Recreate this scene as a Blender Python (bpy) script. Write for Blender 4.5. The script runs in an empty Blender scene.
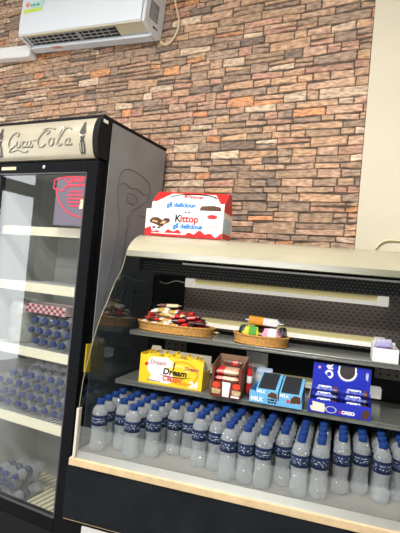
import bpy, bmesh, math, random
from mathutils import Vector, Matrix
R = random.Random(7)
PI = math.pi
S = bpy.context.scene
COL = S.collection
EYE = 1.36

# ------------------------------------------------------------------ materials
_M = {}
def mat(name, col, rough=.5, metal=0., trans=0., ior=1.45, noise=0., nscale=40., bump=0., bscale=200., spec=.5, alpha=1.):
    if name in _M: return _M[name]
    m = bpy.data.materials.new(name); m.use_nodes = True
    nt = m.node_tree; b = nt.nodes['Principled BSDF']
    b.inputs['Base Color'].default_value = (*col, 1)
    b.inputs['Roughness'].default_value = rough
    b.inputs['Metallic'].default_value = metal
    b.inputs['Transmission Weight'].default_value = trans
    b.inputs['IOR'].default_value = ior
    b.inputs['Specular IOR Level'].default_value = spec
    tc = nt.nodes.new('ShaderNodeTexCoord')
    if noise:
        n = nt.nodes.new('ShaderNodeTexNoise'); n.inputs['Scale'].default_value = nscale; n.inputs['Detail'].default_value = 4
        nt.links.new(tc.outputs['Object'], n.inputs['Vector'])
        r = nt.nodes.new('ShaderNodeMapRange'); r.inputs['To Min'].default_value = 1 - noise; r.inputs['To Max'].default_value = 1 + noise
        r.inputs['From Min'].default_value = .3; r.inputs['From Max'].default_value = .7
        nt.links.new(n.outputs['Fac'], r.inputs['Value'])
        mx = nt.nodes.new('ShaderNodeVectorMath'); mx.operation = 'SCALE'
        mx.inputs[0].default_value = col
        nt.links.new(r.outputs['Result'], mx.inputs['Scale'])
        nt.links.new(mx.outputs['Vector'], b.inputs['Base Color'])
    if bump:
        n2 = nt.nodes.new('ShaderNodeTexNoise'); n2.inputs['Scale'].default_value = bscale
        nt.links.new(tc.outputs['Object'], n2.inputs['Vector'])
        bp = nt.nodes.new('ShaderNodeBump'); bp.inputs['Strength'].default_value = bump; bp.inputs['Distance'].default_value = .011 if bump >= 1 else .002
        nt.links.new(n2.outputs['Fac'], bp.inputs['Height']); nt.links.new(bp.outputs['Normal'], b.inputs['Normal'])
    _M[name] = m
    return m

def thin_glass(name, tint=(1, 1, 1), gloss=1., rough=.0, haze=0., haze_col=(.8, .8, .8)):
    """A pane of thin sheet glass: Fresnel reflection over a tinted clear body."""
    if name in _M: return _M[name]
    m = bpy.data.materials.new(name); m.use_nodes = True
    nt = m.node_tree; nt.nodes.clear()
    out = nt.nodes.new('ShaderNodeOutputMaterial')
    t = nt.nodes.new('ShaderNodeBsdfTransparent'); t.inputs['Color'].default_value = (*tint, 1)
    g = nt.nodes.new('ShaderNodeBsdfGlossy'); g.inputs['Roughness'].default_value = rough
    g.inputs['Color'].default_value = (gloss, gloss, gloss, 1)
    f = nt.nodes.new('ShaderNodeFresnel')
    gm = nt.nodes.new('ShaderNodeNewGeometry'); io = nt.nodes.new('ShaderNodeMapRange')   # a thin pane reflects alike from both sides
    io.inputs['To Min'].default_value = 1.7; io.inputs['To Max'].default_value = 1 / 1.7
    nt.links.new(gm.outputs['Backfacing'], io.inputs['Value']); nt.links.new(io.outputs['Result'], f.inputs['IOR'])
    mx = nt.nodes.new('ShaderNodeMixShader')
    nt.links.new(f.outputs[0], mx.inputs[0]); nt.links.new(g.outputs[0], mx.inputs[2])
    if haze:
        d = nt.nodes.new('ShaderNodeBsdfDiffuse'); d.inputs['Color'].default_value = (*haze_col, 1)
        m2 = nt.nodes.new('ShaderNodeMixShader'); m2.inputs[0].default_value = haze
        nt.links.new(t.outputs[0], m2.inputs[1]); nt.links.new(d.outputs[0], m2.inputs[2])
        nt.links.new(m2.outputs[0], mx.inputs[1])
    else:
        nt.links.new(t.outputs[0], mx.inputs[1])
    nt.links.new(mx.outputs[0], out.inputs[0])
    _M[name] = m
    return m

# ------------------------------------------------------------------ mesh helpers
class MB:
    def __init__(s): s.v = []; s.f = []; s.mi = []
    def quad(s, pts, mi=0):
        i = len(s.v); s.v += [tuple(p) for p in pts]; s.f.append(tuple(range(i, i + len(pts)))); s.mi.append(mi); return s
    def box(s, a, b, mi=0):
        x0, y0, z0 = a; x1, y1, z1 = b; i = len(s.v)
        s.v += [(x0, y0, z0), (x1, y0, z0), (x1, y1, z0), (x0, y1, z0), (x0, y0, z1), (x1, y0, z1), (x1, y1, z1), (x0, y1, z1)]
        for q in ((0, 3, 2, 1), (4, 5, 6, 7), (0, 1, 5, 4), (1, 2, 6, 5), (2, 3, 7, 6), (3, 0, 4, 7)):
            s.f.append(tuple(i + k for k in q)); s.mi.append(mi)
        return s
    def prism(s, prof, x0, x1, mi=0):
        """closed (y,z) outline extruded along x"""
        n = len(prof); i = len(s.v)
        s.v += [(x0, y, z) for y, z in prof] + [(x1, y, z) for y, z in prof]
        for k in range(n):
            j = (k + 1) % n
            s.f.append((i + k, i + j, i + n + j, i + n + k)); s.mi.append(mi)
        s.f.append(tuple(i + k for k in reversed(range(n)))); s.mi.append(mi)
        s.f.append(tuple(i + n + k for k in range(n))); s.mi.append(mi)
        return s
    def prism_z(s, prof, z0, z1, mi=0):
        n = len(prof); i = len(s.v)
        s.v += [(x, y, z0) for x, y in prof] + [(x, y, z1) for x, y in prof]
        for k in range(n):
            j = (k + 1) % n
            s.f.append((i + k, i + j, i + n + j, i + n + k)); s.mi.append(mi)
        s.f.append(tuple(i + k for k in reversed(range(n)))); s.mi.append(mi)
        s.f.append(tuple(i + n + k for k in range(n))); s.mi.append(mi)
        return s
    def prism_y(s, prof, y0, y1, mi=0):
        """closed (x,z) outline extruded along y (y0 is the front)"""
        n = len(prof); i = len(s.v)
        s.v += [(x, y0, z) for x, z in prof] + [(x, y1, z) for x, z in prof]
        for k in range(n):
            j = (k + 1) % n
            s.f.append((i + k, i + n + k, i + n + j, i + j)); s.mi.append(mi)
        s.f.append(tuple(i + k for k in range(n))); s.mi.append(mi)
        s.f.append(tuple(i + n + k for k in reversed(range(n)))); s.mi.append(mi)
        return s
    def lathe(s, prof, n=20, c=(0, 0, 0), sx=1, sy=1, ripple=None, mi=0, closed=False):
        i0 = len(s.v); m = len(prof)
        for a, (r, z) in enumerate(prof):
            for k in range(n):
                t = 2 * PI * k / n; rr = r * (ripple(a, t) if ripple else 1)
                s.v.append((c[0] + rr * math.cos(t) * sx, c[1] + rr * math.sin(t) * sy, c[2] + z))
        rng = m if closed else m - 1
        for a in range(rng):
            b = (a + 1) % m
            for k in range(n):
                j = (k + 1) % n
                s.f.append((i0 + a * n + k, i0 + a * n + j, i0 + b * n + j, i0 + b * n + k)); s.mi.append(mi)
        if not closed:
            s.f.append(tuple(i0 + k for k in reversed(range(n)))); s.mi.append(mi)
            s.f.append(tuple(i0 + (m - 1) * n + k for k in range(n))); s.mi.append(mi)
        return s
    def tube(s, pts, r, n=6, mi=0, cyc=False):
        pts = [Vector(p) for p in pts]; i0 = len(s.v); L = len(pts)
        rs = r if isinstance(r, (list, tuple)) else [r] * L
        for a, p in enumerate(pts):
            d = (pts[(a + 1) % L] - pts[a - 1]) if (cyc or 0 < a < L - 1) else (pts[1] - pts[0] if a == 0 else pts[-1] - pts[-2])
            if d.length < 1e-9: d = Vector((0, 0, 1))
            d.normalize()
            up = Vector((0, 1, 0)) if abs(d.y) < .9 else Vector((1, 0, 0))
            e1 = d.cross(up).normalized(); e2 = d.cross(e1)
            for k in range(n):
                t = 2 * PI * k / n; s.v.append(tuple(p + (e1 * math.cos(t) + e2 * math.sin(t)) * rs[a]))
        for a in range(L if cyc else L - 1):
            b = (a + 1) % L
            for k in range(n):
                j = (k + 1) % n
                s.f.append((i0 + a * n + k, i0 + a * n + j, i0 + b * n + j, i0 + b * n + k)); s.mi.append(mi)
        if not cyc:
            s.f.append(tuple(i0 + k for k in reversed(range(n)))); s.mi.append(mi)
            s.f.append(tuple(i0 + (L - 1) * n + k for k in range(n))); s.mi.append(mi)
        return s
    def mesh(s, name, mats, smooth=False):
        me = bpy.data.meshes.new(name); me.from_pydata(s.v, [], s.f)
        for m in (mats if isinstance(mats, (list, tuple)) else [mats]): me.materials.append(m)
        me.polygons.foreach_set('material_index', s.mi)
        bm = bmesh.new(); bm.from_mesh(me); bmesh.ops.recalc_face_normals(bm, faces=bm.faces); bm.to_mesh(me); bm.free()
        if smooth:
            me.polygons.foreach_set('use_smooth', [True] * len(me.polygons))
            me.set_sharp_from_angle(angle=math.radians(40))
        me.update(); return me
    def build(s, name, mats, parent=None, smooth=False, bevel=0.):
        o = bpy.data.objects.new(name, s.mesh(name, mats, smooth)); COL.objects.link(o)
        if parent: o.parent = parent
        if bevel:
            b = o.modifiers.new('Bevel', 'BEVEL'); b.width = bevel; b.segments = 2; b.limit_method = 'ANGLE'
        return o

def tag(o, label, cat, group=None):
    o['label'] = label; o['category'] = cat
    if group: o['group'] = group
    return o
def thing(name, label, cat, loc=(0, 0, 0), rz=0., group=None):
    o = bpy.data.objects.new(name, None); COL.objects.link(o); o.empty_display_size = .05
    o.location = loc; o.rotation_euler = (0, 0, rz)
    return tag(o, label, cat, group)
def struct(o): o['kind'] = 'structure'; return o
def copy_tree(o, parent=None):
    c = o.copy(); COL.objects.link(c)
    if parent: c.parent = parent
    for ch in list(o.children): copy_tree(ch, c)
    return c
def text(name, s, size, m, parent, loc, rot=(PI / 2, 0, 0), ext=.0004, bold=.0, shear=0., sx=1., align='CENTER'):
    cu = bpy.data.curves.new(name, 'FONT'); cu.body = s; cu.size = size; cu.extrude = ext; cu.offset = bold * size
    cu.align_x = align; cu.align_y = 'CENTER'; cu.shear = shear; cu.resolution_u = 3
    t = bpy.data.objects.new(name, cu); COL.objects.link(t)
    dg = bpy.context.evaluated_depsgraph_get()
    me = bpy.data.meshes.new_from_object(t.evaluated_get(dg)); bpy.data.objects.remove(t); bpy.data.curves.remove(cu)
    me.materials.clear(); me.materials.append(m); me.name = name
    o = bpy.data.objects.new(name, me); COL.objects.link(o); o.parent = parent
    o.location = loc; o.rotation_euler = rot; o.scale = (sx, 1, 1)
    return o
def fine_print(name, w, h, m, parent, loc, rot=(PI / 2, 0, 0)):
    """a line of print too small to read: a row of short marks"""
    s = MB(); x = -w / 2; rr = random.Random(int(abs(loc[2]) * 1e4) + int(w * 1e4))
    while x < w / 2 - .002:
        l = min(rr.uniform(.5, 2.6) * h, w / 2 - x); s.box((x, -h / 2, 0), (x + l, h / 2, .0004)); x += l + .45 * h
    o = s.build(name, m, parent); o.location = loc; o.rotation_euler = rot; return o
def interp(pts, n=6):
    """Catmull-Rom through points"""
    P = [Vector(p) for p in pts]; out = []
    for i in range(len(P) - 1):
        a = P[max(i - 1, 0)]; b = P[i]; c = P[i + 1]; d = P[min(i + 2, len(P) - 1)]
        for k in range(n):
            t = k / n
            out.append(.5 * ((2 * b) + (c - a) * t + (2 * a - 5 * b + 4 * c - d) * t * t + (3 * b - a - 3 * c + d) * t ** 3))
    out.append(P[-1]); return out

# ------------------------------------------------------------------ palette
black = mat('black_painted_steel', (.005, .0055, .007), .45, spec=.06, noise=.2)
black_matt = mat('black_plastic', (.008, .008, .009), .55, spec=.15)
navy_black = mat('dark_laminate', (.008, .010, .013), .5, spec=.1, noise=.25, nscale=12)
grey_side = mat('grey_vinyl', (.22, .225, .24), .38, noise=.12, nscale=6)
grey_line = mat('grey_vinyl_relief', (.075, .078, .088), .3)
cream = mat('cream_glossy_metal', (.39, .355, .26), .22, noise=.06, nscale=5)
cream_edge = mat('greenish_glass_edge', (.13, .128, .085), .3, noise=.1, nscale=10)
beige_rail = mat('beige_rail', (.52, .39, .23), .45, noise=.1, nscale=30)
deck_grey = mat('pale_steel_deck', (.25, .235, .215), .42, metal=.25, noise=.06, nscale=15)
shelf_steel = mat('grey_steel_shelf', (.17, .18, .165), .2, metal=.4, noise=.08, nscale=8)
dark_inner = mat('dark_case_lining', (.010, .014, .015), .5, spec=.2)
alu = mat('aluminium', (.6, .6, .62), .3, metal=.9)
white_pl = mat('white_plastic', (.78, .78, .77), .35)
cream_pl = mat('cream_plastic_tube', (.62, .56, .33), .35)
fridge_white = mat('fridge_liner', (.40, .41, .39), .5)
rail_cream = mat('cream_price_rail', (.70, .66, .50), .5)
white_pap = mat('white_card', (.80, .79, .77), .5)
red_pap = mat('red_card', (.62, .02, .02), .4)
blue_txt = mat('blue_print', (.02, .10, .45), .5)
sky_txt = mat('light_blue_print', (.03, .19, .50), .5)
red_txt = mat('red_print', (.65, .02, .02), .5)
blk_txt = mat('black_print', (.01, .01, .01), .5)
white_txt = mat('white_print', (.85, .85, .85), .5)
choc = mat('chocolate_brown', (.085, .03, .012), .5, noise=.4, nscale=90)
yellow_pap = mat('yellow_card', (.80, .55, .02), .4)
amber = mat('amber_print', (.78, .33, .02), .4)
kraft = mat('brown_cardboard', (.20, .12, .07), .7, noise=.1)
grey_card = mat('grey_cardboard', (.33, .30, .26), .8)
brown_pap = mat('dark_red_brown_card', (.13, .018, .012), .4)
royal = mat('royal_blue_card', (.012, .025, .42), .35)
ltblue = mat('light_blue_card', (.14, .42, .70), .4)
dark_pk = mat('dark_slate_card', (.028, .03, .037), .35)
wicker = mat('wicker', (.52, .27, .07), .6, noise=.35, nscale=160, bump=.6, bscale=260)

def foil(name, col): return mat(name, col, .28, noise=.12, nscale=60, bump=.5, bscale=120)

# ------------------------------------------------------------------ camera
cam = bpy.data.cameras.new('camera'); co = bpy.data.objects.new('camera', cam); COL.objects.link(co)
yaw, pitch, roll, fpx = .48007, .02074, .090743, 471.461
fw = Vector((-math.sin(yaw) * math.cos(pitch), math.cos(yaw) * math.cos(pitch), math.sin(pitch)))
r0 = fw.cross(Vector((0, 0, 1))).normalized(); u0 = r0.cross(fw)
r1 = r0 * math.cos(roll) + u0 * math.sin(roll); u1 = -r0 * math.sin(roll) + u0 * math.cos(roll)
mw = Matrix((r1, u1, -fw)).transposed().to_4x4(); mw.translation = (0, 0, EYE)
co.matrix_world = mw
cam.sensor_fit = 'VERTICAL'; cam.sensor_height = 24; cam.lens = fpx / 533 * 24; cam.clip_start = .05
S.camera = co

# ------------------------------------------------------------------ setting
WY = 2.30
def stone_wall(name, x0, x1, z0, z1):
    V, F, Cc = [], [], []
    pal = [((.50, .34, .215), 5), ((.49, .345, .245), 4), ((.58, .30, .15), 1.6), ((.40, .29, .195), 4), ((.33, .25, .185), 3), ((.22, .175, .14), .8), ((.60, .49, .36), 2.6), ((.47, .29, .21), 2)]
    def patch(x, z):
        # darker stones picked more often under the air conditioner; darker weathered drift towards the lower right
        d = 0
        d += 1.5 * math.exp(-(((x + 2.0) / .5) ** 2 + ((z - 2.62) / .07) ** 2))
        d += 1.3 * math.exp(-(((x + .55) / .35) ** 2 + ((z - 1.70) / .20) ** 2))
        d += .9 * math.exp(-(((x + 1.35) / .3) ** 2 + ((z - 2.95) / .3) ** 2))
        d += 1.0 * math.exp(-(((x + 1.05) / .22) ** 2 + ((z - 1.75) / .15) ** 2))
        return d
    z = z0
    while z < z1:
        h = R.choice([.032, .037, .043, .052, .062]); x = x0 - R.random() * .1
        while x < x1:
            w = R.choice([.07, .09, .11, .13, .16, .19, .23]) * R.uniform(.85, 1.15)
            parts = [(x, z, w, h)]
            if h > .05 and R.random() < .55:
                k = R.uniform(.4, .6); parts = [(x, z, w, h * k), (x, z + h * k, w, h * (1 - k))]
            for (a, b, ww, hh) in parts:
                a0, a1 = max(a, x0), min(a + ww, x1)
                if a1 - a0 < .012: continue
                wts = []
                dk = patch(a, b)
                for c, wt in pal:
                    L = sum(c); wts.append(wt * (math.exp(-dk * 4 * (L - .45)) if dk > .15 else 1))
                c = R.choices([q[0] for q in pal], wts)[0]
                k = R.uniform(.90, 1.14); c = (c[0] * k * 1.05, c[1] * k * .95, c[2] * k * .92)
                g = .0024; j = lambda: R.uniform(-.0036, .0036)
                d = R.uniform(.003, .008); tl = R.uniform(-.006, .006)
                i = len(V)
                zz = [b + g + j(), b + g + j(), b + hh - g + j() + tl, b + hh - g + j() - tl]
                xs = [a0 + g, a1 - g, a1 - g, a0 + g]
                for kx, (xx, z_) in enumerate(zip(xs, zz)): V.append((xx, WY, z_))
                for kx, (xx, z_) in enumerate(zip(xs, zz)):
                    sx = 1 if kx in (0, 3) else -1; sz = 1 if kx < 2 else -1
                    V.append((xx + sx * .003, WY - d * R.uniform(.7, 1.1), z_ + sz * .003))
                F.append((i + 4, i + 5, i + 6, i + 7))
                for q in range(4):
                    F.append((i + q, i + (q + 1) % 4, i + 4 + (q + 1) % 4, i + 4 + q))
                Cc += [c] * 8
            x += w
        z += h
    i = len(V)
    V += [(x0, WY, z0), (x1, WY, z0), (x1, WY, z1), (x0, WY, z1), (x0, WY + .1, z0), (x1, WY + .1, z0), (x1, WY + .1, z1), (x0, WY + .1, z1)]
    F += [(i, i + 1, i + 2, i + 3), (i + 4, i + 7, i + 6, i + 5), (i, i + 4, i + 5, i + 1), (i + 3, i + 2, i + 6, i + 7), (i, i + 3, i + 7, i + 4), (i + 1, i + 5, i + 6, i + 2)]
    Cc += [(.075, .055, .042)] * 8
    me = bpy.data.meshes.new(name); me.from_pydata(V, [], F)
    at = me.color_attributes.new('stone', 'FLOAT_COLOR', 'POINT')
    at.data.foreach_set('color', [q for c in Cc for q in (*c, 1)])
    m = bpy.data.materials.new('stacked_stone'); m.use_nodes = True; nt = m.node_tree; b = nt.nodes['Principled BSDF']
    b.inputs['Roughness'].default_value = .75
    a = nt.nodes.new('ShaderNodeAttribute'); a.attribute_name = 'stone'
    tc = nt.nodes.new('ShaderNodeTexCoord'); mp = nt.nodes.new('ShaderNodeMapping'); mp.inputs['Scale'].default_value = (18, 18, 55)
    nt.links.new(tc.outputs['Object'], mp.inputs['Vector'])
    n = nt.nodes.new('ShaderNodeTexNoise'); n.inputs['Scale'].default_value = 1.6; n.inputs['Detail'].default_value = 6
    nt.links.new(mp.outputs['Vector'], n.inputs['Vector'])
    r = nt.nodes.new('ShaderNodeMapRange'); r.inputs['From Min'].default_value = .3; r.inputs['From Max'].default_value = .7
    r.inputs['To Min'].default_value = .42; r.inputs['To Max'].default_value = 1.36
    nt.links.new(n.outputs['Fac'], r.inputs['Value'])
    vm = nt.nodes.new('ShaderNodeVectorMath'); vm.operation = 'SCALE'
    nt.links.new(a.outputs['Color'], vm.inputs[0]); nt.links.new(r.outputs['Result'], vm.inputs['Scale'])
    nt.links.new(vm.outputs['Vector'], b.inputs['Base Color'])
    bp = nt.nodes.new('ShaderNodeBump'); bp.inputs['Strength'].default_value = .35; bp.inputs['Distance'].default_value = .003
    nt.links.new(n.outputs['Fac'], bp.inputs['Height']); nt.links.new(bp.outputs['Normal'], b.inputs['Normal'])
    me.materials.append(m)
    bm = bmesh.new(); bm.from_mesh(me); bmesh.ops.recalc_face_normals(bm, faces=bm.faces); bm.to_mesh(me); bm.free()
    o = bpy.data.objects.new(name, me); COL.objects.link(o); return struct(o)
stone_wall('wall_back', -5.0, -.385, 0., 3.3)
plaster = mat('cream_plaster', (.57, .52, .41), .6, noise=.03, nscale=3)
struct(MB().box((-.385, WY - .012, 0), (3.2, WY + .1, 3.3)).build('wall_right', plaster))
floor_m = mat('pale_floor_tile', (.50, .49, .47), .3, noise=.05, nscale=3)
struct(MB().box((-5.1, -3.4, -.06), (3.2, WY + .1, 0)).build('floor', floor_m))
struct(MB().box((-5.1, -3.5, 0), (3.2, -3.4, 3.36)).build('wall_front_unseen', mat('grey_wall_paint', (.30, .29, .28), .7)))  # unseen front wall, closed so daylight enters only by the door
struct(MB().box((3.2, -3.5, 0), (3.3, WY + .1, 3.36)).build('wall_side', plaster))
struct(MB().box((-5.1, -3.4, 3.3), (3.2, WY + .1, 3.36)).build('ceiling', mat('white_ceiling', (.8, .8, .78), .7)))
# left wall with the open, sunlit shop door that the fridge glass mirrors
wl = MB()
wl.box((-5.1, -3.4, 0), (-5.0, -1.5, 3.3)); wl.box((-5.1, .5, 0), (-5.0, WY, 3.3)); wl.box((-5.1, -1.5, 2.95), (-5.0, .5, 3.3))
struct(wl.build('wall_left', mat('grey_wall_paint', (.30, .29, .28), .7)))
d1 = struct(MB().box((-5.09, -1.5, 2.24), (-5.01, .5, 2.40)).box((-5.09, -1.5, 0), (-5.01, -1.44, 2.95)).build('door_1', black_matt))

# ------------------------------------------------------------------ display case  (local: x along the front, y to the back, z up from the floor)
CA = .180352; CO = Vector((-1.194922, 1.432571, 0)); DZ = .655
def case_pt(u, v, z):
    """point on the case: u along its front, v towards the back, z above the deck"""
    c, s = math.cos(CA), math.sin(CA)
    return Vector((CO.x + u * c - v * s, CO.y + u * s + v * c, DZ + z))
W1 = 1.20
case = thing('display_case', 'large black open display chiller with a curved cream top, full of bottles and snacks', 'display case', CO, CA)
def CB(): return MB()
b = CB(); b.box((-.032, -.022, .40), (W1 + .02, .64, .604)); b.box((-.030, .05, .60), (W1 + .02, .64, .652))
b.build('front_panel', navy_black, case, bevel=.003)
b = CB(); b.box((-.028, -.012, .06), (W1 + .015, .60, .397)); b.box((.0, .03, 0.0), (W1 - .02, .56, .062))
b.build('lower_cabinet', black, case)
MB().box((-.030, -.019, .397), (W1 + .018, .01, .4005)).build('panel_seam_strip', beige_rail, case)
fr = MB()
for a, c in (((.05, -.017, .355), (1.08, -.009, .385)), ((.05, -.017, .10), (1.08, -.009, .13)), ((.05, -.017, .13), (.08, -.009, .355)), ((1.05, -.017, .13), (1.08, -.009, .355))): fr.box(a, c)
gr = fr.build('vent_frame', mat('pale_steel_frame', (.55, .55, .55), .35, metal=.3), case, bevel=.002)
sl = MB()
for k in range(10): sl.box((.08, -.014, .14 + k * .0215), (1.05, -.010, .153 + k * .0215))
sl.build('vent_louvre', black_matt, gr)
MB().prism([(-.027, .604), (-.027, .629), (-.020, .632), (.0, .632), (.0, .604)], -.024, W1 + .012).build('front_rail', beige_rail, case, bevel=.0015)
dk = MB().prism([(-.020, .632), (.0, .6545), (.60, .6545), (.60, .632)], -.002, W1 - .005).build('deck', deck_grey, case)
st = MB()
for k in range(190): st.box((.004 + k * .006, -.0012, .6535), (.0072 + k * .006, .0012, .6552))
st.build('vent_perforation', black_matt, case)
# canopy
cp = [(.262, .792), (.278, .812), (.30, .831), (.33, .849), (.365, .865), (.40, .873), (.44, .876), (.63, .876)]
cp = [(v, z + DZ) for v, z in cp]
ci = [(v + .004, z - .010) for v, z in cp]
MB().prism(cp + ci[::-1], -.006, W1 + .02).build('canopy', cream, case, smooth=True)
MB().prism([(.252, .767 + DZ), (.262, .792 + DZ), (.270, .788 + DZ), (.262, .764 + DZ)], -.006, W1 + .02).build('canopy_lip', cream_edge, case)
hood = MB()
hood.box((.02, .350, .700 + DZ), (W1 - .01, .60, .845 + DZ)); hood.build('air_duct', dark_inner, case)
hc = MB()
for i in range(70):
    for j in range(4):
        x = .04 + i * .0155 + (j % 2) * .0077
        hc.box((x, .3485, .707 + j * .0125 + DZ), (x + .009, .3502, .713 + j * .0125 + DZ))
hc.build('duct_perforation', mat('duct_hole_edge', (.05, .05, .05), .4), case)
MB().box((.235, .325, .750 + DZ), (W1 - .01, .349, .7575 + DZ)).build('canopy_rail', alu, case, bevel=.001)
# perforated back
def perf_mat():
    m = bpy.data.materials.new('perforated_back'); m.use_nodes = True; nt = m.node_tree; bs = nt.nodes['Principled BSDF']
    tc = nt.nodes.new('ShaderNodeTexCoord'); sp = nt.nodes.new('ShaderNodeSeparateXYZ'); nt.links.new(tc.outputs['Object'], sp.inputs[0])
    def M(op, a, b_=None):
        n = nt.nodes.new('ShaderNodeMath'); n.operation = op
        for k, q in ((0, a), (1, b_)):
            if q is None: continue
            if isinstance(q, (int, float)): n.inputs[k].default_value = q
            else: nt.links.new(q, n.inputs[k])
        return n.outputs[0]
    z = M('DIVIDE', sp.outputs['Z'], .015); row = M('FLOOR', z)
    x = M('ADD', M('DIVIDE', sp.outputs['X'], .026), M('MULTIPLY', row, .5))
    mask = M('MULTIPLY', M('LESS_THAN', M('FRACT', x), .45), M('LESS_THAN', M('FRACT', z), .32))
    mx = nt.nodes.new('ShaderNodeMix'); mx.data_type = 'RGBA'
    mx.inputs['A'].default_value = (.155, .128, .122, 1); mx.inputs['B'].default_value = (.016, .014, .014, 1)
    nt.links.new(mask, mx.inputs['Factor']); nt.links.new(mx.outputs['Result'], bs.inputs['Base Color'])
    bs.inputs['Roughness'].default_value = .5
    return m
MB().box((-.002, .606, .652), (W1, .64, .868 + DZ)).build('back_lining', dark_inner, case)
MB().box((.165, .6015, .452 + DZ), (W1 - .002, .6055, .845 + DZ)).build('back_panel', perf_mat(), case)
# shelves
def shelf(v0, z, lean=0):
    s = MB(); s.box((.012, v0, z - .012 + DZ), (W1 - .012, .598, z + DZ)); s.box((.012, v0, z - .020 + DZ), (W1 - .012, v0 + .006, z - .010 + DZ))
    sh = s.build('shelf', shelf_steel, case, bevel=.0015)
    MB().box((.012, v0 - .0015, z - .006 + DZ), (W1 - .012, v0 + .001, z - .002 + DZ)).build('shelf_edge', mat('worn_shelf_edge', (.16, .165, .155), .3, metal=.5), sh)
    for x in (.10, W1 - .07):
        br = MB(); br.prism([(v0 + .02, z - .02 + DZ), (v0 + .02, z - .012 + DZ), (.60, z - .012 + DZ), (.60, z - .055 + DZ)], x, x + .003); br.build('shelf_bracket', black, sh)
    return sh
shelf(.33, .437); shelf(.23, .235)
# lamps fixed to the back: tube housings glowing faintly
def glow(name, col, e):
    m = mat(name, col, .35); b_ = m.node_tree.nodes['Principled BSDF']; b_.inputs['Emission Color'].default_value = (*col, 1); b_.inputs['Emission Strength'].default_value = e; return m
lamp_body = glow('lamp_diffuser', (.85, .83, .76), .32); lamp_tube = glow('lamp_tube', (.62, .54, .26), .22)
def strip(x0, z):
    s = MB(); s.box((x0, .545, z - .022 + DZ), (1.105, .60, z - .003 + DZ)); o = s.build('light_strip', lamp_body, case, bevel=.003)
    MB().tube([(x0 + .035, .566, z + .009 + DZ), (1.06, .566, z + .009 + DZ)], .011, 10).build('tube', lamp_tube, o, smooth=True)
    for a in (x0, 1.06): MB().box((a, .543, z - .023 + DZ), (a + .045, .60, z + .021 + DZ)).build('end_cap', lamp_body, o, bevel=.004)
    return o
s1 = strip(.180, .670); strip(.180, .490); strip(.180, .275)
w = interp([(.182, .56, .665 + DZ), (.13, .55, .672 + DZ), (.08, .56, .655 + DZ), (.03, .595, .66 + DZ)], 6)
MB().tube(w, .0028, 6).build('lamp_wire', mat('pale_wire', (.5, .5, .48), .5), case, smooth=True)
for x, z, tilt in ((.09, .345, .30), (1.075, .365, .10)):
    pl = MB(); pl.box((x, .590, z - .032 + DZ), (x + .11, .6015, z + .030 + DZ)); o = pl.build('vent_plate', mat('grey_vent_plate', (.20, .175, .16), .5), case, bevel=.001)
    hs = MB()
    for i in range(3):
        for j in range(2): hs.box((x + .018 + i * .034, .5885, z - .016 + j * .024 + DZ), (x + .026 + i * .034, .5905, z - .008 + j * .024 + DZ))
    hs.build('vent_slot', black_matt, o)
# glass
gp = [(-.020, .02), (-.022, .10), (-.020, .16), (-.010, .262), (.007, .317), (.035, .402), (.076, .495), (.135, .580), (.178, .648), (.228, .702), (.254, .764)]
gp = [(q.x, q.y) for q in interp([(v, z, 0) for v, z in gp], 3)]
gp = [(-.012, .002)] + gp
gz = [(v, z + DZ) for v, z in gp]
g_front = thin_glass('clear_guard_glass', (.95, .97, .97), .9, 0., .02, (.75, .77, .78))
MB().box((.0, -.0205, .6335), (1.135, -.0165, .655 + .098)).build('front_guard_glass', g_front, case)
end_out = gz + [(.262, .788 + DZ)] + ci[1:] + [(.63, .0 + DZ)]
g_end = thin_glass('tinted_end_glass', (.20, .24, .25), .7)
for x in (-.006, W1 - .002):
    e = MB().quad([(x, v, z) for v, z in end_out]).build('end_glass', g_end, case)
    MB().tube([(x, v, z) for v, z in gz], .0016, 6).build('glass_edge', mat('polished_glass_edge', (.24, .23, .14), .2), e, smooth=True)
MB().box((-.012, -.026, .632), (-.001, -.004, .655 + .165)).build('corner_post', mat('pale_corner_post', (.55, .50, .43), .4), case, bevel=.0015)
MB().box((W1 - .002, -.026, .632), (W1 + .010, -.004, .655 + .165)).build('corner_post', mat('pale_corner_post', (.55, .50, .43), .4), case, bevel=.0015)

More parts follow.
